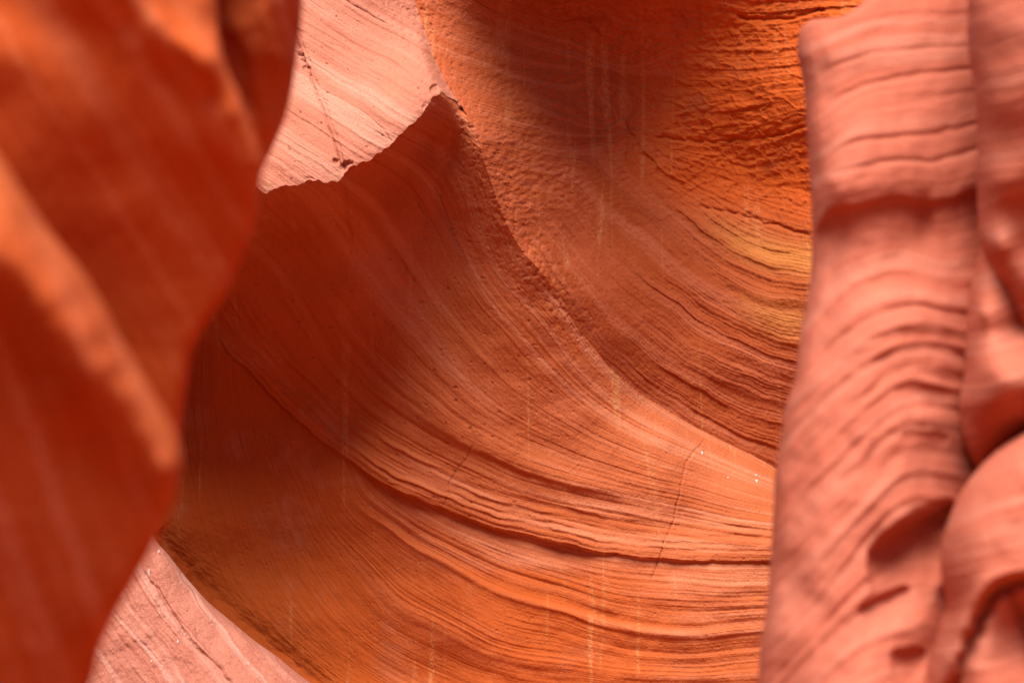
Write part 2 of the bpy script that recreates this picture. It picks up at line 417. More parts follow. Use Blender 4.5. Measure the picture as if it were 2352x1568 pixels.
def relief_A(u, v):
    s = 0.80 * v - 0.52 * u + 0.00018 * (u - 700) ** 2 + 5 * N1.fbm(u / 160, v / 160, 3)
    d = -0.0045 * bed(tabA1, s) * (0.45 + 0.9 * sstep(-0.3, 0.5, N2.fbm(u / 130, v / 130, 2)))
    d -= 0.0022 * bed(tabB2, s * 1.2)
    g, gd, t = groove(u, v, [(668,60),(688,110),(700,140),(716,185),(735,235),(757,300),(772,345),(783,385),(793,410)], 2.2, 0.020)
    d += g
    # the slab right of the crack stands a little proud, with a spalled rim
    d += 0.020 * sstep(-26, 0, gd) * (np.abs(gd) < 60) * sstep(26, 0, gd + 2) * (gd < 0) * 0.5
    g, _, _ = groove(u, v, [(787,0),(830,22),(872,45),(905,72),(932,95),(982,135),(1005,165)], 1.8, 0.009); d += g
    g, _, _ = groove(u, v, [(690,68),(740,92),(800,120),(850,160),(905,205),(950,240)], 1.6, 0.005); d += g
    g, _, _ = groove(u, v, [(738,205),(790,232),(840,262),(880,300),(897,325)], 1.8, 0.007); d += g
    # spalled bites along the rim
    for (cu, cv, r, dep) in [(997,205,12,.03),(800,385,18,.035),(712,415,12,.012),(976,247,7,.02),(770,372,10,.018),(705,160,11,.014),(692,128,10,.014)]:
        rr = np.hypot(u - cu, (v - cv)) / r + 0.25 * N2(u / 8, v / 8)
        d += dep * sstep(1.0, 0.55, rr)
    q = N5.fbm(u / 12, v / 9 , 2)
    d += 0.008 * sstep(0.78, 0.98, q)
    return d, s

def relief_B(u, v):
    LD = dense(LEDGE, 14)
    dl = near(u, v, LD, 160)[0]
    under = inside(u, v, [tuple(p) for p in LD] + [(2500, 2500), (-900, 2500)])
    dl = np.where(under, 1, -1) * np.minimum(np.abs(dl), 400)
    low = under * 1.0
    s0 = np.where(under, sD(u, v), np.minimum(sB(u, v), 1270))
    s = s0 + 5 * N1.fbm(u / 320, v / 320, 3)
    m1 = 0.25 + 1.0 * sstep(-0.35, 0.45, N2.fbm(s0 / 90 + 4, u / 330, 2))
    # the upper field is smooth, the bundle over the ledge and the lower field are strongly ribbed
    amp = 0.22 + 0.78 * sstep(1020, 1130, s0)
    amp = amp * (1 - 0.75 * sstep(1000, 700, u) * low)
    d = -0.008 * amp * m1 * bed(tabB1, s)
    d -= 0.0036 * (0.55 + 0.6 * amp) * (0.4 + 0.9 * sstep(-0.3, 0.4, N3.fbm(s0 / 60, u / 260, 2))) * bed(tabB2, s)
    # main ledge: beds stand proud and are undercut at the foot
    e = dl + 3.0 * N2.fbm(u / 45, v / 45, 3)
    k = sstep(470, 620, u) * (0.45 + 0.55 * sstep(1790, 1500, u)) * (0.75 + 0.5 * N1(u / 140, v / 500))
    d -= 0.050 * k * sstep(-80, -6, e) * sstep(3, -3, e)
    d += 0.022 * k * sstep(-3, 4, e) * sstep(50, 5, e)
    for off, am in ((-13, .010), (-28, .012), (-44, .009), (-62, .011), (-84, .008)):
        am = am * k * (0.4 + sstep(-.4, .4, N4.fbm(u / 160 + off, v / 400, 2)))
        d -= am * sstep(off - 13, off - 2, e) * sstep(off + 3, off - 1, e)
    # second wedge that dies out to the right
    w = sstep(880, 1050, u) * sstep(1465, 1330, u) * (1 - low)
    e2 = s0 + 2.5 * N3.fbm(u / 50, v / 50, 2)
    d -= 0.024 * w * sstep(1080, 1122, e2) * sstep(1146, 1130, e2)
    # rounded bright rib in the lower field
    d -= 0.022 * low * sstep(780, 900, u) * np.exp(-((s0 - 1436) / 10.0) ** 2)
    d -= 0.016 * low * sstep(800, 1000, u) * np.exp(-((s0 - 1545) / 18.0) ** 2)
    # soft ripples in the lower field
    rp = np.sin((s + 16 * N4.fbm(u / 200, v / 200, 2)) / 9.0) * low * sstep(1290, 1340, s0) * sstep(700, 1050, u)
    d += 0.0045 * rp * (0.4 + 0.8 * N2.fbm(u / 150, v / 80, 2))
    # scalloped band under the rim
    P = [(490,700),(525,640),(570,600),(615,570),(665,530),(710,500),(760,462),(800,440)]
    g, gd, t = groove(u, v, P, 6, 0.0); dd = gd + 5 * N2.fbm(u / 25, v / 25, 2)
    on = sstep(0, .1, t) * sstep(1, .85, t)
    d -= 0.020 * on * sstep(10, 2, dd) * sstep(-34, -6, dd)
    # joints
    for pl, wd, dp in [([(793,410),(798,450),(801,500),(808,540),(812,570)], 1.9, .02), ([(897,325),(912,360),(928,390),(948,430),(965,470),(985,505)], 1.5, .010),
                       ([(1089,1022),(1072,1048),(1052,1078),(1036,1100),(1028,1130),(1019,1170)], 1.4, .010),
                       ([(1622,1002),(1600,1030),(1578,1060),(1566,1100),(1558,1150),(1545,1195),(1528,1240),(1512,1285),(1500,1320),(1488,1352)], 1.5, .010)]:
        g, _, _ = groove(u, v, pl, wd, dp, 4); d += g
    # eroded strip at the foot, behind the pale slab
    g, gd, t = groove(u, v, [(352,1215),(400,1270),(470,1345),(540,1410),(610,1468),(690,1530),(760,1590)], 20, 0.035, 8); d += g
    d += 0.004 * np.exp(-(gd / 60) ** 2) * N3.fbm((u + 0.8 * v) / 40, (v - 0.8 * u) / 9, 3)
    q = N5.fbm(u / 17 + 9, v / 14, 2)
    d += 0.009 * sstep(0.74, 0.95, q) * (1 - 0.8 * low) * sstep(1500, 1000, u)
    return d, s

def relief_C(u, v):
    s0 = sC(u, v); s = s0 + 6 * N1.fbm(u / 110, v / 110, 3)
    k = sstep(1420, 1700, u + 0.25 * (v - 400))
    d = -0.013 * k * bed(tabC1, s) * (0.3 + 1.0 * sstep(-0.3, 0.4, N2.fbm(u / 120, v / 60, 2)))
    d -= 0.004 * bed(tabB2, s) * (0.3 + k)
    # knobbly crust in the upper part
    up = sstep(620, 380, v)
    kn = N3.fbm(u / 26 + 0.4 * v / 26, v / 15, 4, 0.55)
    d -= 0.006 * up * sstep(1080, 1250, u) * kn * (0.35 + sstep(-0.3, 0.5, N4.fbm(u / 130, v / 130, 2)))
    d -= 0.007 * up * sstep(1060, 1180, u) * sstep(1620, 1400, u) * N5.fbm((u + 0.5 * v) / 17, v / 11, 3, 0.5)
    q = N2.fbm(u / 60, v / 38, 3)
    d -= 0.008 * up * sstep(1400, 1560, u) * (1 - np.abs(q) * 2.2).clip(0, 1) ** 3
    d += 0.002 * N5.fbm(u / 11, v / 9, 3)
    for pl, wd, dp in [([(1690,38),(1760,44),(1830,38),(1900,20)], 4, .03), ([(1433,265),(1468,330),(1518,385),(1578,425)], 3, -.014),
                       ([(1500,312),(1620,326),(1720,320),(1800,306),(1870,282)], 3, .016), ([(1600,475),(1690,490),(1790,520),(1870,545)], 3.5, .016)]:
        g, _, _ = groove(u, v, pl, wd, dp, 6); d += g
    return d, s

def grid_axis(parts):
    out = []
    for a, b, st in parts: out += list(np.arange(a, b, st))
    out.append(parts[-1][1]); return np.array(out)

def build_far_wall():
    H = 2.3
    us = grid_axis([(-700, 330, 12), (330, 1900, H), (1900, 2420, 14)])
    vs = grid_axis([(-400, -24, 12), (-24, 1592, H), (1592, 2020, 14)])
    U, V = np.meshgrid(us, vs); nv, nu = U.shape
    HU = np.gradient(us)[None, :] * np.ones((nv, 1)); HV = np.gradient(vs)[:, None] * np.ones((1, nu))
    # snap grid points onto the crest and the rim so that both are clean edges
    dR, pR, fu, fv = near(U, V, RG, 30)
    sn = (np.abs(fu - U) <= 0.5 * HU) & (np.abs(fv - V) <= 0.5 * HV) & (np.abs(dR) < 900)
    U = np.where(sn, fu, U); V = np.where(sn, fv, V); snapR = sn
    lipP = LP
    dL, pL, lu, lv = near(U, V, lipP, 30)
    # walk along LIP goes left -> right; above the rim is on its other side
    sl = (np.abs(lu - U) <= 0.5 * HU) & (np.abs(lv - V) <= 0.5 * HV) & (np.abs(dL) < 900) & ~snapR
    U = np.where(sl, lu, U); V = np.where(sl, lv, V); snapL = sl
    polyC = [tuple(p[:2]) for p in RG] + [(2600, 1290), (2600, -500), (945, -500)]
    inC = inside(U, V, polyC) & ~snapR
    polyA = [tuple(p[:2]) for p in lipP] + [tuple(p[:2]) for p in RG[::-1] if p[1] < 249] + [(945, -500), (-900, -500), (-900, 620)]
    inA = inside(U, V, polyA) & ~snapR & ~snapL & ~inC
    inB = ~inC & ~inA & ~snapR & ~snapL
    com, dr = common_relief(U, V)
    i0 = pR.astype(int).clip(0, len(RG) - 2); ft = pR - i0
    yR = RG[i0, 2] * (1 - ft) + RG[i0 + 1, 2] * ft
    jR = RJ[i0] * (1 - ft) + RJ[i0 + 1] * ft
    j0 = pL.astype(int).clip(0, len(LP) - 2); gt = pL - j0
    yL = LP[j0, 2] * (1 - gt) + LP[j0 + 1, 2] * gt
    rA, sA = relief_A(U, V); rB, ssB = relief_B(U, V); rC, ssC = relief_C(U, V)
    adR = np.abs(dr); dL2 = np.abs(near(U, V, lipP, 60)[0])
    fadeR = sstep(0, 14, adR)
    fadeL = 0.25 + 0.75 * sstep(0, 10, dL2)
    YA = fA(U, V); YB = fB(U, V); YC = fC(U, V)
    YA = YA + rA * fadeR * fadeL + com
    # the bowl rolls off behind itself where its crest is a free edge
    YB = YB + rB * fadeR * fadeL + com
    YCc = YC + rC * fadeR + com
    YB = np.where(snapR, yR + com, np.where(snapL, yL + com + 0.25 * rB, YB))
    YA = np.where(snapR, yR + com, np.where(snapL, yL + com + 0.25 * rB, YA))
    YCc = np.where(snapR, yR + jR + com, YCc)
    # blend smooth fields to the shared edge heights close to it
    def pull(Yr, d, edgeY, edgeField, reach):
        w = np.exp(-(d / reach) ** 2); return Yr + w * (edgeY - edgeField)
    fRb = fB(fu, fv); fRc = fC(fu, fv); fRa = fA(fu, fv)
    okR = (np.abs(dR) < 900) & ~snapR
    YB = np.where(okR, pull(YB, adR, yR, fRb, 14), YB); YA = np.where(okR, pull(YA, adR, yR, fRa, 14), YA)
    YCc = np.where(okR, pull(YCc, adR, yR + jR, fRc, 14), YCc)
    okL = (np.abs(dL) < 900) & ~snapL & ~snapR
    fLa = fA(lu, lv); fLb = fB(lu, lv)
    YA = np.where(okL, pull(YA, dL2, yL, fLa, 10), YA); YB = np.where(okL, pull(YB, dL2, yL, fLb, 10), YB)

    idx = np.arange(nu * nv).reshape(nv, nu)
    a, b, c, d = idx[:-1, :-1].ravel(), idx[:-1, 1:].ravel(), idx[1:, 1:].ravel(), idx[1:, :-1].ravel()
    sn = (snapR | snapL).ravel()
    alt = sn[b] & sn[d] & ~(sn[a] & sn[c])
    T = np.concatenate([np.where(alt[:, None], np.stack([a, d, b], 1), np.stack([a, d, c], 1)),
                        np.where(alt[:, None], np.stack([b, d, c], 1), np.stack([a, c, b], 1))])
    root = empty("sandstone_outcrop", (0.0, 9.6, 0.0))
    tag(root, "swirling orange sandstone wall filling the middle between the blurred rock fins", "rock wall")
    rl = Vector(root.location)
    def part(name, mask, Yf, S, mat, extra=None, gold=None, ochre_glow=None):
        ok = mask.ravel()
        t = T[ok[T].any(1) & (ok | sn)[T].all(1)] if extra is None else T[(ok | extra.ravel())[T].all(1)]
        used = np.unique(t); re = np.full(nu * nv, -1); re[used] = np.arange(len(used))
        uu, vv, yy = U.ravel()[used], V.ravel()[used], Yf.ravel()[used]
        X, Y, Z = to_world(uu, vv, yy)
        co = np.stack([X - rl.x, Y - rl.y, Z - rl.z], 1)
        g = np.zeros(len(used)) if gold is None else gold.ravel()[used]
        f = re[t]
        return mesh_object(name, co, f, mat, root, {"strata": S.ravel()[used] * 0.002, "gold": g, "ochre_glow": (np.zeros(len(used)) if ochre_glow is None else ochre_glow.ravel()[used])}), used, re
    oA, _, _ = part("overhanging_block", inA, YA, sA, M_BLOCK)
    oA["label"] = "pale pink cracked block with a broken lower rim"
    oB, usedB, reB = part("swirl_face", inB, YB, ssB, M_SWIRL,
        ochre_glow=np.maximum(0.9 * sstep(1150, 650, U - 0.25 * (V - 1000)) * sstep(420, 900, V), 0.75 * sstep(1285, 1330, V - 0.02 * (U - 1300)) * sstep(1800, 1350, U)))  # left: warm shade of the bowl painted in; below the ledge: redder beds
    oB["label"] = "swept curved face with fine bedding lines and ledges"
    # the alcove runs on behind the free part of the crest
    back = (adR < 90) & (V > 780) & ~inC & (np.abs(dR) < 900)
    YCx = np.where(back & ~snapR, YC + com, YCc)
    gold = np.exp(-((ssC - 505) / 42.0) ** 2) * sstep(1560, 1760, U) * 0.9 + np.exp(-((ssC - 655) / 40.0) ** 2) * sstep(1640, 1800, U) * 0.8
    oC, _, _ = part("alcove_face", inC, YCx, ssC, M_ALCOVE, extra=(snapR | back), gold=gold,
        ochre_glow=sstep(1380, 1720, U + 0.2 * V) * sstep(560, 420, V + 0.12 * (1800 - U)) * 0.9)  # bounce glow at the upper right, put into the base colour
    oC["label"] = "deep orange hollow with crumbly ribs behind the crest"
    # returns behind the free crest: a strip of rock that closes the bowl's edge
    path = RG[(RG[:, 1] > 700)]
    rows = []
    cm, _ = common_relief(path[:, 0], path[:, 1])
    for k, (dy, dv) in enumerate([(0.0, 0.0), (0.03, 3), (0.10, 14), (0.3, 60), (0.9, 130)]):
        X, Y, Z = to_world(path[:, 0], path[:, 1] + dv + 0.8, path[:, 2] + cm + dy)
        rows.append(np.stack([X - rl.x, Y - rl.y, Z - rl.z], 1))
    m = len(path); co = np.concatenate(rows); ii = np.arange(m - 1)
    F = np.concatenate([np.stack([r*m+ii, r*m+ii+1, (r+1)*m+ii+1, (r+1)*m+ii], 1) for r in range(4)])
    mesh_object("crest_return", co, F, M_SWIRL, root, {"strata": np.zeros(len(co)), "gold": np.zeros(len(co))})
    # body of rock behind the faces
    ring = np.concatenate([np.stack([np.full(nv, us[0]), vs], 1), np.stack([us, np.full(nu, vs[-1])], 1),
                           np.stack([np.full(nv, us[-1]), vs[::-1]], 1), np.stack([us[::-1], np.full(nu, vs[0])], 1)])
    Yall = np.where(inA, YA, np.where(inC, YCc, YB))
    yr = np.concatenate([Yall[:, 0], Yall[-1], Yall[::-1, -1], Yall[0, ::-1]])
    X, Y, Z = to_world(ring[:, 0], ring[:, 1], yr)
    n = len(ring); X2 = X * 1.0; Z2 = Z * 1.0
    co = np.concatenate([np.stack([X, Y, Z], 1), np.stack([X2, np.full(n, 13.5), Z2], 1), [[0, 13.5, 1.6]]]) - np.array(rl)
    i = np.arange(n); j = (i + 1) % n
    F = np.concatenate([np.stack([i, j, j + n], 1), np.stack([i, j + n, i + n], 1), np.stack([i + n, j + n, np.full(n, 2 * n)], 1)])
    mesh_object("rock_mass", co, F, M_SWIRL, root, {"strata": np.zeros(len(co)), "gold": np.zeros(len(co))})
    return root, (us, vs, Yall), oA, oB
far_wall, FW, block_obj, swirl_obj = build_far_wall()

def wall_depth(u, v):
    us, vs, Y = FW
    return Y[np.searchsorted(vs, v).clip(0, len(vs)-1), np.searchsorted(us, u).clip(0, len(us)-1)]

# ------------------------------------------------------------------ free-standing fins and slabs
o_depth = {}
def build_fin(name, label, edge, far_u, depth_pts, mat, relief, roll=(30, 0.06), vr=(-300, 1900), dv=5, ncol=150, back=1.3, group=None, bow=1.6):
    """solid rock fin: front face from far_u to its free edge, rounded over and carried back behind it"""
    E = dense(edge, 10)
    vs = np.arange(vr[0], vr[1] + dv, dv)
    ue = np.interp(vs, E[:, 1], E[:, 0])
    dirn = 1 if far_u < ue.mean() else -1            # +1: the mass lies left of its edge
    s = np.linspace(0, 1, ncol) ** bow               # 0 at the edge, 1 far
    U = ue[:, None] + (far_u - ue)[:, None] * s[None, :]
    V = vs[:, None] * np.ones((1, ncol))
    f = Field(depth_pts, (min(U.min(), far_u) - 30, vr[0] - 30, U.max() + 30, vr[1] + 30), 16, lam=1e-4)
    Y = f(U, V)
    r, st = relief(U, V)
    d = np.abs(U - ue[:, None])
    t = np.clip(1 - d / roll[0], 0, 1)
    Y = Y + r * sstep(0, 12, d) + roll[1] * (1 - np.sqrt(np.clip(1 - t * t, 0, 1)))
    X, YY, Z = to_world(U, V, Y)
    # carried round the edge
    bx, by, bz, bs = [], [], [], []
    for dx, dy in [(0.0, 0.03), (0.015, 0.10), (0.06, 0.25), (0.18, 0.55), (0.45, back), (1.2, back * 1.2)]:
        bx.append(X[:, 0] - dirn * dx); by.append(YY[:, 0] + dy); bz.append(Z[:, 0]); bs.append(st[:, 0])
    BX = np.stack(bx[::-1], 1); BY = np.stack(by[::-1], 1); BZ = np.stack(bz[::-1], 1); BS = np.stack(bs[::-1], 1)
    X = np.c_[BX, X]; YY = np.c_[BY, YY]; Z = np.c_[BZ, Z]; S = np.c_[BS, st]
    # close the far side too
    X = np.c_[X, X[:, -1:], X[:, :1]]; YY = np.c_[YY, YY[:, -1:] + back * 1.2, YY[:, :1]]; Z = np.c_[Z, Z[:, -1:], Z[:, :1]]; S = np.c_[S, S[:, -1:], S[:, :1]]
    nv, nu = X.shape; idx = np.arange(nu * nv).reshape(nv, nu)
    F = np.stack([idx[:-1, :-1], idx[:-1, 1:], idx[1:, 1:], idx[1:, :-1]], -1).reshape(-1, 4)
    if dirn > 0: F = F[:, ::1]
    else: F = F[:, ::-1]
    c = np.array([X.mean(), YY.mean(), Z.min()])
    co = np.stack([X, YY, Z], -1).reshape(-1, 3) - c
    o = mesh_object(name, co, F, mat, None, {"strata": S.ravel() * 0.002, "gold": np.zeros(nu * nv)})
    o.location = c
    tag(o, label, "rock fin", group)
    o_depth[name] = lambda u, v: float(f(np.array([u]), np.array([v]))[0] + relief(np.array([u]), np.array([v]))[0][0])
    return o

def rel_soft(seed, amp=0.006, bedamp=0.004, ang=0.9, sc=120):
    tb = bed_table(seed, -3500, 5500, 20, 70)
    def f(u, v):
        s = v * math.cos(ang) - u * math.sin(ang) + 12 * N1.fbm(u / 150 + seed, v / 150, 3)
        return amp * N2.fbm(u / sc + seed, v / sc, 3) - bedamp * bed(tb, s), s
    return f

# --- left side, nearest first
build_fin("rock_fin", "nearest dark red fin at lower left with a pink lit upper edge",
    [(-360,-320),(-230,60),(-120,230),(-50,310),(0,372),(48,450),(108,535),(168,608),(222,688),(262,768),(310,848),(350,915),(390,985),(408,1040),(411,1075),(405,1105),(395,1150),(360,1228),(330,1290),(290,1360),(252,1430),(222,1500),(205,1568),(160,1750),(120,1900)],
    -900,
    [(-300,-200,3.5),(-190,60,3.42),(0,372,3.30),(108,535,3.30),(222,688,3.30),(310,848,3.28),(390,985,3.25),
     (-30,415,3.19),(30,470,3.19),(90,555,3.19),(150,632,3.19),(214,722,3.20),(258,802,3.21),(305,876,3.22),(350,955,3.22),(395,1045,3.215),
     (-28,475,3.12),(27,524,3.12),(84,603,3.12),(144,668,3.125),(209,758,3.14),(255,827,3.16),(298,899,3.18),(332,995,3.19),(385,1075,3.205),
     (0,720,3.17),(100,860,3.20),(200,980,3.23),(300,1090,3.26),(360,1180,3.29),
     (-200,700,3.12),(0,1000,3.26),(150,1150,3.30),(250,1300,3.33),(-200,1100,3.26),(0,1300,3.36),(120,1450,3.40),(0,1568,3.46),(180,1568,3.46),(-200,1568,3.46),
     (-800,0,3.3),(-800,700,3.1),(-800,1568,3.4),(0,1900,3.6),(-800,1900,3.6)],
    M_FIN_L, rel_soft(31, 0.006, 0.003, 1.2, 190), roll=(34, 0.07), group="blurred fins at the left")
build_fin("rock_fin", "broad orange-red fin face at upper left with a pink shelf on top",
    [(495,-320),(493,0),(498,80),(515,150),(545,215),(575,290),(596,360),(598,400),(592,440),(585,500),(562,560),(540,620),(510,680),(470,740),(440,800),(425,880),(413,960),(408,1050),(395,1100),(340,1200),(240,1350),(100,1568),(-100,1900)],
    -900,
    [(430,-40,3.92),(490,60,3.95),(470,0,3.96),(400,20,3.78),(470,85,3.78),(330,0,3.70),(300,-60,3.68),(370,40,3.70),(440,92,3.70),(490,125,3.72),(420,60,3.74),(250,-300,3.66),(0,-300,3.92),(400,-300,4.2),
     (520,170,3.756),(500,180,3.730),(560,270,3.781),(535,260,3.756),(590,370,3.806),
     (300,60,3.720),(400,150,3.740),(480,220,3.756),(300,200,3.769),(400,300,3.800),(500,400,3.843),(560,480,3.874),(300,400,3.843),(400,500,3.893),(480,600,3.936),
     (150,60,3.755),(0,0,3.830),(0,120,3.800),(100,180,3.769),(180,300,3.793),(60,260,3.818),(0,250,3.855),(250,500,3.874),(330,650,3.942),(400,750,3.979),(380,900,4.017),
     (130,420,3.862),(200,560,3.917),(280,700,3.967),(-300,0,4.000),(-300,600,3.967),(-900,0,4.100),(-900,900,4.029),(300,1200,4.091),(300,1900,4.153),(-900,1900,4.153),(450,-300,4.400)],
    M_FIN_O, rel_soft(32, 0.004, 0.002, 1.0, 170), roll=(22, 0.05), group="blurred fins at the left")
build_fin("rock_fin", "narrow dark red tongue of rock hanging left of the pink block",
    [(705,-320),(692,0),(683,100),(668,200),(652,268),(624,335),(600,385),(585,430),(570,480),(500,600),(400,800),(300,1000),(0,1400),(-100,1900)],
    -200,
    [(690,0,4.52),(680,100,4.57),(655,220,4.62),(610,330,4.67),(640,0,4.46),(640,120,4.50),(610,220,4.54),(590,300,4.58),(560,0,4.46),(560,150,4.50),(530,60,4.48),(500,0,4.50),
     (500,100,4.53),(540,250,4.57),(600,380,4.70),(400,0,4.5),(400,400,4.7),(300,900,4.9),(500,900,4.95),(300,1900,5.0),(600,-300,4.36),(200,-300,4.4)],
    M_FIN_L, rel_soft(33, 0.006, 0.006, 1.25, 100), roll=(26, 0.07), group="blurred fins at the left", ncol=110)

# --- right side
R_ARCH = [(1860,1050),(1950,930),(2030,860),(2110,835),(2190,850),(2240,880)]
def rel_right():
    lines = []
    for s, pl in [
        (0, [(1850,60),(1950,10),(2060,-30),(2240,-60)]),
        (110, [(1850,150),(1950,105),(2060,85),(2240,80)]),
        (220, [(1860,260),(1950,205),(2060,175),(2240,152)]),
        (330, [(1880,370),(1960,325),(2060,308),(2150,300),(2240,280)]),
        (400, [(1890,405),(1960,385),(2060,365),(2130,370),(2240,345)]),
        (490, [(1870,520),(1910,480),(1990,462),(2080,442),(2130,456),(2245,428)]),
        (620, [(1870,680),(1920,600),(1990,570),(2080,560),(2160,580),(2250,570)]),
        (760, [(1850,830),(1920,760),(2000,700),(2090,680),(2170,690),(2240,700)]),
        (900, [(1830,960),(1900,890),(1980,830),(2060,790),(2130,785),(2210,800)]),
        (1040, [(1800,1120),(1880,1020),(1960,950),(2040,880),(2110,865),(2200,885)]),
        (1160, [(1790,1250),(1870,1150),(1950,1070),(2030,990),(2100,960),(2190,965)]),
        (1290, [(1790,1370),(1880,1270),(1960,1190),(2030,1110),(2100,1070),(2190,1080)]),
        (1420, [(1770,1500),(1870,1400),(1960,1290),(2040,1190),(2110,1155),(2190,1175)]),
        (1580, [(1760,1620),(1860,1500),(1960,1400),(2050,1345),(2120,1320),(2200,1330)]),
        (1740, [(1760,1740),(1880,1600),(1980,1520),(2060,1490),(2120,1495),(2180,1520)])]:
        lines += [(p[0], p[1], s) for p in dense(pl, 50)]
    fS = Field(lines, (1650, -400, 2700, 2000), 16, lam=1e-5)
    fine = bed_table(41, -2500, 4500, 30, 70); mid = bed_table(42, -2500, 4500, 70, 150)
    def f(u, v):
        s0 = fS(u, v); s = s0 + 10 * N1.fbm(u / 140, v / 140, 3)
        low = sstep(560, 760, s0)
        d = -0.010 * low * bed(mid, s) * (0.5 + 0.8 * sstep(-.3, .4, N2.fbm(u / 220, v / 220, 2)))
        d -= (0.0015 + 0.003 * low) * bed(fine, s)
        d += 0.014 * N3.fbm(u / 150, v / 150, 3)
        wob = s0 + 14 * N4.fbm(u / 120, v / 120, 2)
        for sv, am, wd in ((690, .014, 16), (765, .020, 20), (835, .020, 18), (905, .024, 22), (985, .020, 22), (1045, .018, 16), (1165, .022, 24), (1235, .014, 18), (1300, .020, 22), (1385, .022, 26), (1500, .016, 22), (1590, .024, 24), (1690, .020, 26)):
            x = (wob - sv) / wd
            d -= 0.6 * am * np.where(x < 0, np.exp(-(x / 1.5) ** 2), np.exp(-(x / 0.75) ** 2)) * (0.25 + 0.75 * sstep(1850, 2020, u)) * (0.5 + 0.7 * sstep(-.3, .3, N5.fbm(u / 130, sv / 50.0 + v * 0, 2)))
        for sv, dep in ((225, .012), (335, .013), (402, .010), (150, .007), (60, .006), (275, .005)):
            d += dep * np.exp(-((s0 + 4 * N2.fbm(u / 60, v / 60, 2) - sv) / 7.0) ** 2) * sstep(1880, 1960, u)
        # the big ledge and the hollow below it
        e = s0 + 8 * N2.fbm(u / 70, v / 70, 2)
        d -= 0.018 * sstep(390, 485, e) * sstep(512, 488, e)
        d += 0.008 * sstep(490, 516, e) * sstep(640, 520, e)
        d += 0.03 * np.exp(-((u - 2125) / 20.0) ** 2 - ((v - 505) / 60.0) ** 2)
        # under-cut hollows between the arches
        for cu, cv, ru, rv, dep, sl in [(2092,1216,102,44,.17,-0.58),(2030,1372,60,16,.050,-0.40),(2086,1500,42,20,.055,-0.1),(2120,895,66,14,.014,0.05),(2125,1000,56,14,.018,0.05)]:
            x = (u - cu); y = (v - cv) - sl * x + 5 * N2.fbm(u / 40, v / 40, 2)
            a = np.clip(1 - (x / ru) ** 2, 0, 1) ** 0.5
            d += dep * a * sstep(-rv * a - 2, rv * 0.25, y) * sstep(rv * 5.2 * (a + 0.05), 0, y)
        return d, s
    return f
build_fin("rock_fin", "tall rosy fin at right with fluted ledges and small dark hollows",
    [(2060,-320),(2030,-60),(1985,0),(1962,22),(1938,36),(1910,42),(1875,44),(1850,54),(1839,72),(1835,95),(1834,120),(1841,150),(1850,200),(1854,260),(1858,320),(1863,400),(1868,480),(1869,560),(1865,640),(1851,720),(1839,784),(1828,874),(1808,934),(1793,1034),(1783,1094),(1780,1164),(1773,1284),(1765,1384),(1750,1484),(1745,1568),(1735,1900)],
    2480,
    [(2000,0,5.96),(1850,80,5.90),(1845,200,5.86),(1860,400,5.74),(1868,560,5.69),(1840,780,5.57),(1795,1030,5.44),(1775,1280,5.35),(1750,1560,5.21),
     (1900,110,5.79),(1910,300,5.66),(1910,420,5.57),(1950,200,5.74),(2100,200,5.79),(2230,200,5.90),(2100,400,5.64),(2230,420,5.73),(2000,430,5.57),
     (1950,560,5.59),(2080,560,5.63),(2230,560,5.69),(1950,700,5.50),(2100,720,5.46),(2220,720,5.57),(1900,850,5.41),(2050,870,5.34),(2200,880,5.48),
     (1850,1030,5.33),(2000,1030,5.26),(2100,1000,5.30),(2180,1030,5.41),(1840,1250,5.21),(1980,1230,5.16),(2100,1200,5.21),(2180,1230,5.35),
     (1830,1450,5.13),(1960,1450,5.05),(2080,1450,5.09),(2160,1450,5.22),(1850,1568,5.04),(2000,1568,4.96),(2150,1568,5.12),(2450,200,6.24),(2450,800,5.95),(2450,1568,5.60),
     (1800,1900,4.90),(2200,1900,4.90),(2100,-300,6.38),(2450,-300,6.68)],
    M_FIN_R, rel_right(), roll=(34, 0.10), dv=3.2, ncol=210, group="rosy fins at the right", bow=1.0)

def rel_bulge(seed, extra=()):
    base = rel_soft(seed, 0.008, 0.003, -0.25, 190)
    def f(u, v):
        d, s = base(u, v)
        for cu, cv, ru, rv, dep, sl in extra:
            x = (u - cu); y = (v - cv) - sl * x
            q = np.sqrt((x / ru) ** 2 + (y / rv) ** 2)
            d = d + dep * sstep(1.0, 0.3, q)
        return d, s
    return f
build_fin("rock_fin", "smooth rosy fin cut off by the right picture edge, upper half",
    [(2225,-320),(2230,0),(2228,60),(2232,120),(2246,200),(2252,300),(2252,400),(2254,520),(2266,570),(2284,625),(2310,690),(2338,745),(2380,830),(2470,1000)],
    2900,
    [(2235,0,5.34),(2235,100,5.34),(2255,300,5.34),(2255,500,5.34),(2300,660,5.34),(2340,750,5.34),(2290,60,5.22),(2300,250,5.21),(2310,420,5.21),(2300,560,5.24),(2345,650,5.26),
     (2350,100,5.16),(2350,300,5.18),(2352,480,5.24),(2352,560,5.27),(2450,100,5.09),(2450,500,5.19),(2450,900,5.44),(2850,0,5.04),(2850,900,5.34),(2300,-300,5.44),(2850,-300,5.24)],
    M_FIN_R, rel_bulge(51), roll=(40, 0.10), vr=(-300, 990), ncol=110, group="rosy fins at the right", dv=4)
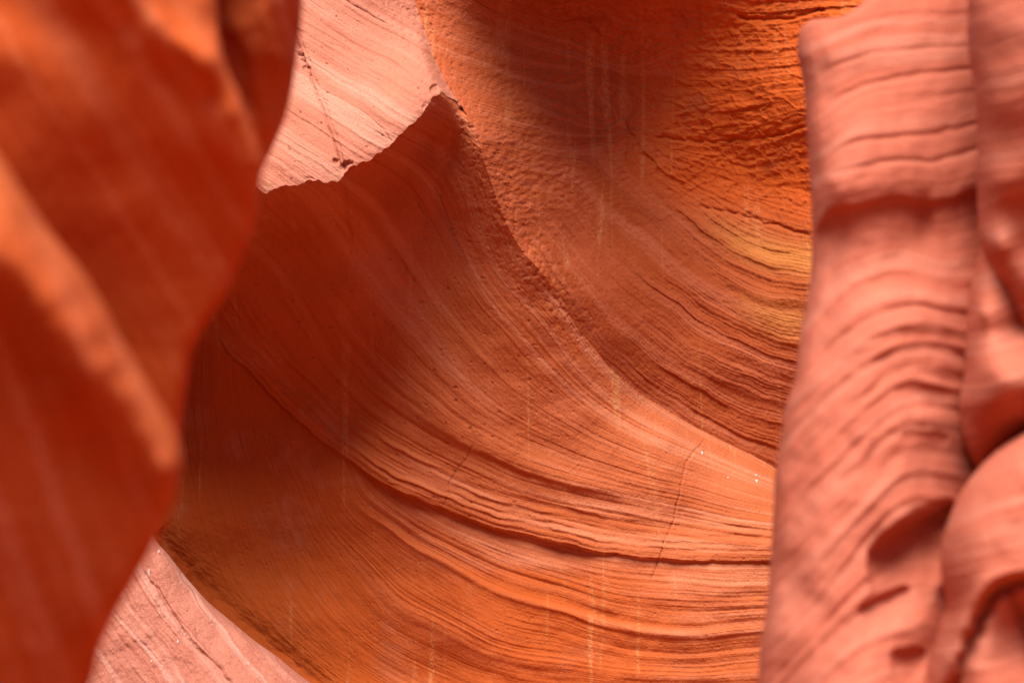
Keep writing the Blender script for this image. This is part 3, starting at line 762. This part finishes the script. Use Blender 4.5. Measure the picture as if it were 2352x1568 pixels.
build_fin("rock_fin", "rosy flank of rock wedged below the dark crevice at right edge",
    [(2300,400),(2268,540),(2245,620),(2228,700),(2218,800),(2212,870),(2198,930),(2200,990),(2230,1060),(2262,1130),(2262,1200)],
    2900,
    [(2270,560,5.44),(2230,720,5.42),(2215,860,5.40),(2200,960,5.44),(2255,720,5.28),(2280,850,5.10),(2255,930,5.18),(2300,640,5.38),(2340,760,5.36),(2350,850,5.06),(2330,930,5.08),(2330,975,5.18),(2260,985,5.26),(2350,1000,5.27),
     (2240,1040,5.36),(2320,1060,5.42),(2500,700,5.4),(2500,900,5.25),(2850,800,5.3),(2850,1100,5.6),(2300,450,5.5),(2500,1100,5.65)],
    M_FIN_R, rel_bulge(52), roll=(30, 0.10), vr=(480, 1180), ncol=110, group="rosy fins at the right", dv=4)
def rel_corner(u, v):
    d, s = rel_soft(53, 0.010, 0.004, -0.25, 140)(u, v)
    g, gd, t = groove(u, v, [(2480,1325),(2352,1335),(2300,1350),(2266,1395),(2238,1465),(2208,1540),(2180,1620)], 15, 0.075, 5); d = d + g
    g, gd, t = groove(u, v, [(2480,1290),(2352,1308),(2292,1322),(2248,1365),(2212,1440),(2180,1520),(2150,1600)], 16, -0.030, 4); d = d + g
    g, gd, t = groove(u, v, [(2310,1345),(2330,1375),(2352,1440),(2380,1560)], 9, 0.035, 4); d = d + g
    return d, s
build_fin("rock_fin", "rounded rosy boulder-like fin filling the lower right corner",
    [(2420,965),(2352,1003),(2322,1022),(2293,1044),(2253,1084),(2213,1139),(2183,1209),(2169,1259),(2166,1300),(2171,1340),(2180,1400),(2166,1445),(2153,1490),(2142,1540),(2138,1568),(2120,1900)],
    2900,
    [(2345,1015,4.95),(2290,1060,4.95),(2220,1150,4.95),(2180,1250,4.95),(2185,1390,4.95),(2160,1480,4.95),(2150,1560,4.93),
     (2350,1080,4.82),(2300,1150,4.80),(2240,1230,4.80),(2220,1330,4.80),(2300,1290,4.72),(2352,1200,4.74),(2352,1300,4.70),
     (2215,1430,4.80),(2240,1390,4.76),(2290,1345,4.72),(2190,1520,4.80),(2290,1430,4.76),(2300,1568,4.70),(2352,1400,4.80),(2352,1560,4.72),(2340,1480,4.8),
     (2500,1100,4.8),(2500,1400,4.7),(2850,1100,4.7),(2850,1568,4.6),(2300,1900,4.6),(2850,1900,4.5)],
    M_FIN_R, rel_corner, roll=(36, 0.10), vr=(970, 1900), ncol=140, group="rosy fins at the right", dv=4)

# --- pale slab at the lower left
def rel_slab():
    tb = bed_table(61, -3500, 4500, 8, 34)
    def f(u, v):
        s = v * 0.50 - u * 0.86 + 0.0006 * (v - 1200) ** 2 * 0.5 + 8 * N1.fbm(u / 120, v / 120, 3)
        d = -0.008 * bed(tb, s) * (0.3 + sstep(-.3, .4, N2.fbm(u / 100, v / 100, 2)))
        d += 0.012 * N3.fbm(u / 80, v / 80, 3) + 0.003 * N5.fbm(u / 10, v / 10, 3)
        g, _, _ = groove(u, v, [(345,1330),(375,1370),(410,1430),(440,1480),(490,1520),(540,1580)], 4, .02, 4)
        return d + g, s
    return f
slab = build_fin("sloping_rock", "pale pink sloping slab at bottom left below the orange swirl",
    [(-150,640),(100,880),(250,1040),(310,1140),(352,1237),(385,1278),(430,1335),(480,1390),(530,1432),(600,1490),(650,1525),(700,1566),(770,1615),(900,1700),(1100,1850)],
    -500,
    [(-150,640,9.8),(-400,700,9.6),(0,1000,9.45),(-400,1200,9.2),(-450,1800,8.4),(352,1237,9.30),(430,1335,9.27),(530,1432,9.20),(700,1566,9.12),(380,1330,9.18),(450,1420,9.12),(560,1500,9.06),(650,1568,9.02),
     (320,1350,9.10),(330,1450,8.98),(250,1500,8.88),(450,1540,8.92),(300,1568,8.83),(150,1400,9.0),(100,1568,8.75),(300,1200,9.4),(0,1300,9.1),(200,1850,8.4),(700,1850,8.6),(1000,1850,8.8),(0,1800,8.4)],
    M_SLAB, rel_slab(), roll=(22, 0.08), vr=(650, 1850), dv=2.6, ncol=300, back=0.5)
slab["category"] = "rock slab"

# ------------------------------------------------------------------ small things on the rock
def plain(name, col, rough=0.9):
    m = bpy.data.materials.new(name); m.use_nodes = True
    nt = m.node_tree; b = nt.nodes["Principled BSDF"]; b.inputs["Roughness"].default_value = rough
    nz = nt.nodes.new("ShaderNodeTexNoise"); nz.inputs["Scale"].default_value = 160
    mx = nt.nodes.new("ShaderNodeMix"); mx.data_type = 'RGBA'
    mx.inputs[6].default_value = (*[c * 0.8 for c in col], 1); mx.inputs[7].default_value = (*col, 1)
    nt.links.new(nz.outputs["Fac"], mx.inputs[0]); nt.links.new(mx.outputs[2], b.inputs["Base Color"])
    return m
M_WHITE = plain("pale_deposit", (0.74, 0.62, 0.54))

def white_mark(u, v, ru, rv, Y, parent, seed):
    r = random.Random(seed); n = 11; pts = []
    for k in range(n):
        a = 2 * math.pi * k / n; q = 0.65 + 0.5 * r.random()
        pts.append((u + ru * q * math.cos(a), v + rv * q * math.sin(a)))
    co = [to_world(a, b, Y + 0.004) for a, b in pts] + [to_world(u, v, Y - 0.006)]
    pm = Vector(parent.location) + (Vector(parent.parent.location) if parent.parent else Vector((0, 0, 0)))
    co = np.array(co) - np.array(pm)
    F = [(k, (k + 1) % n, n) for k in range(n)]
    mesh_object("white_mark", co, F, M_WHITE, parent, smooth=True)
for i, (u, v, a, b) in enumerate([(1612,1043,3,8),(1738,1107,3.5,9),(1736,1092,2.5,4),(1672,1097,2.5,3)]):
    white_mark(u, v, a, b, float(wall_depth(np.array([u]), np.array([v]))[0]), swirl_obj, i)
for i, (u, v, a, b) in enumerate([(342,1318,3,13),(365,1268,2.5,6),(425,1456,2,5),(408,1474,2.5,7),(347,1518,2.5,4),(366,1408,2,4)]):
    white_mark(u, v, a, b, o_depth["sloping_rock"](u, v), slab, 40 + i)

def rock_chip(u, v, r, seed):
    rr = random.Random(seed); Y = float(wall_depth(np.array([u]), np.array([v]))[0]) - 0.004
    c = Vector(to_world(u, v, Y)) - Vector(far_wall.location)
    k = KPX * Y * r; co = []; F = []
    nl, ns = 5, 7
    for i in range(nl):
        t = math.pi * (i + 0.5) / nl
        for j in range(ns):
            a = 2 * math.pi * (j + 0.5 * (i % 2)) / ns; q = 0.75 + 0.5 * rr.random()
            co.append((c.x + k * q * math.sin(t) * math.cos(a) * 0.9, c.y + 0.7 * k * q * math.sin(t) * math.sin(a), c.z + k * q * math.cos(t) * 1.2))
    for i in range(nl - 1):
        for j in range(ns):
            F.append((i * ns + j, i * ns + (j + 1) % ns, (i + 1) * ns + (j + 1) % ns, (i + 1) * ns + j))
    o = mesh_object("rock_chip", co, F, M_BLOCK, block_obj, {"strata": np.zeros(len(co))}, smooth=False)
for i, (u, v, r) in enumerate([(690,122,8),(697,138,7),(704,152,7),(712,172,8)]):
    rock_chip(u, v, r, i)
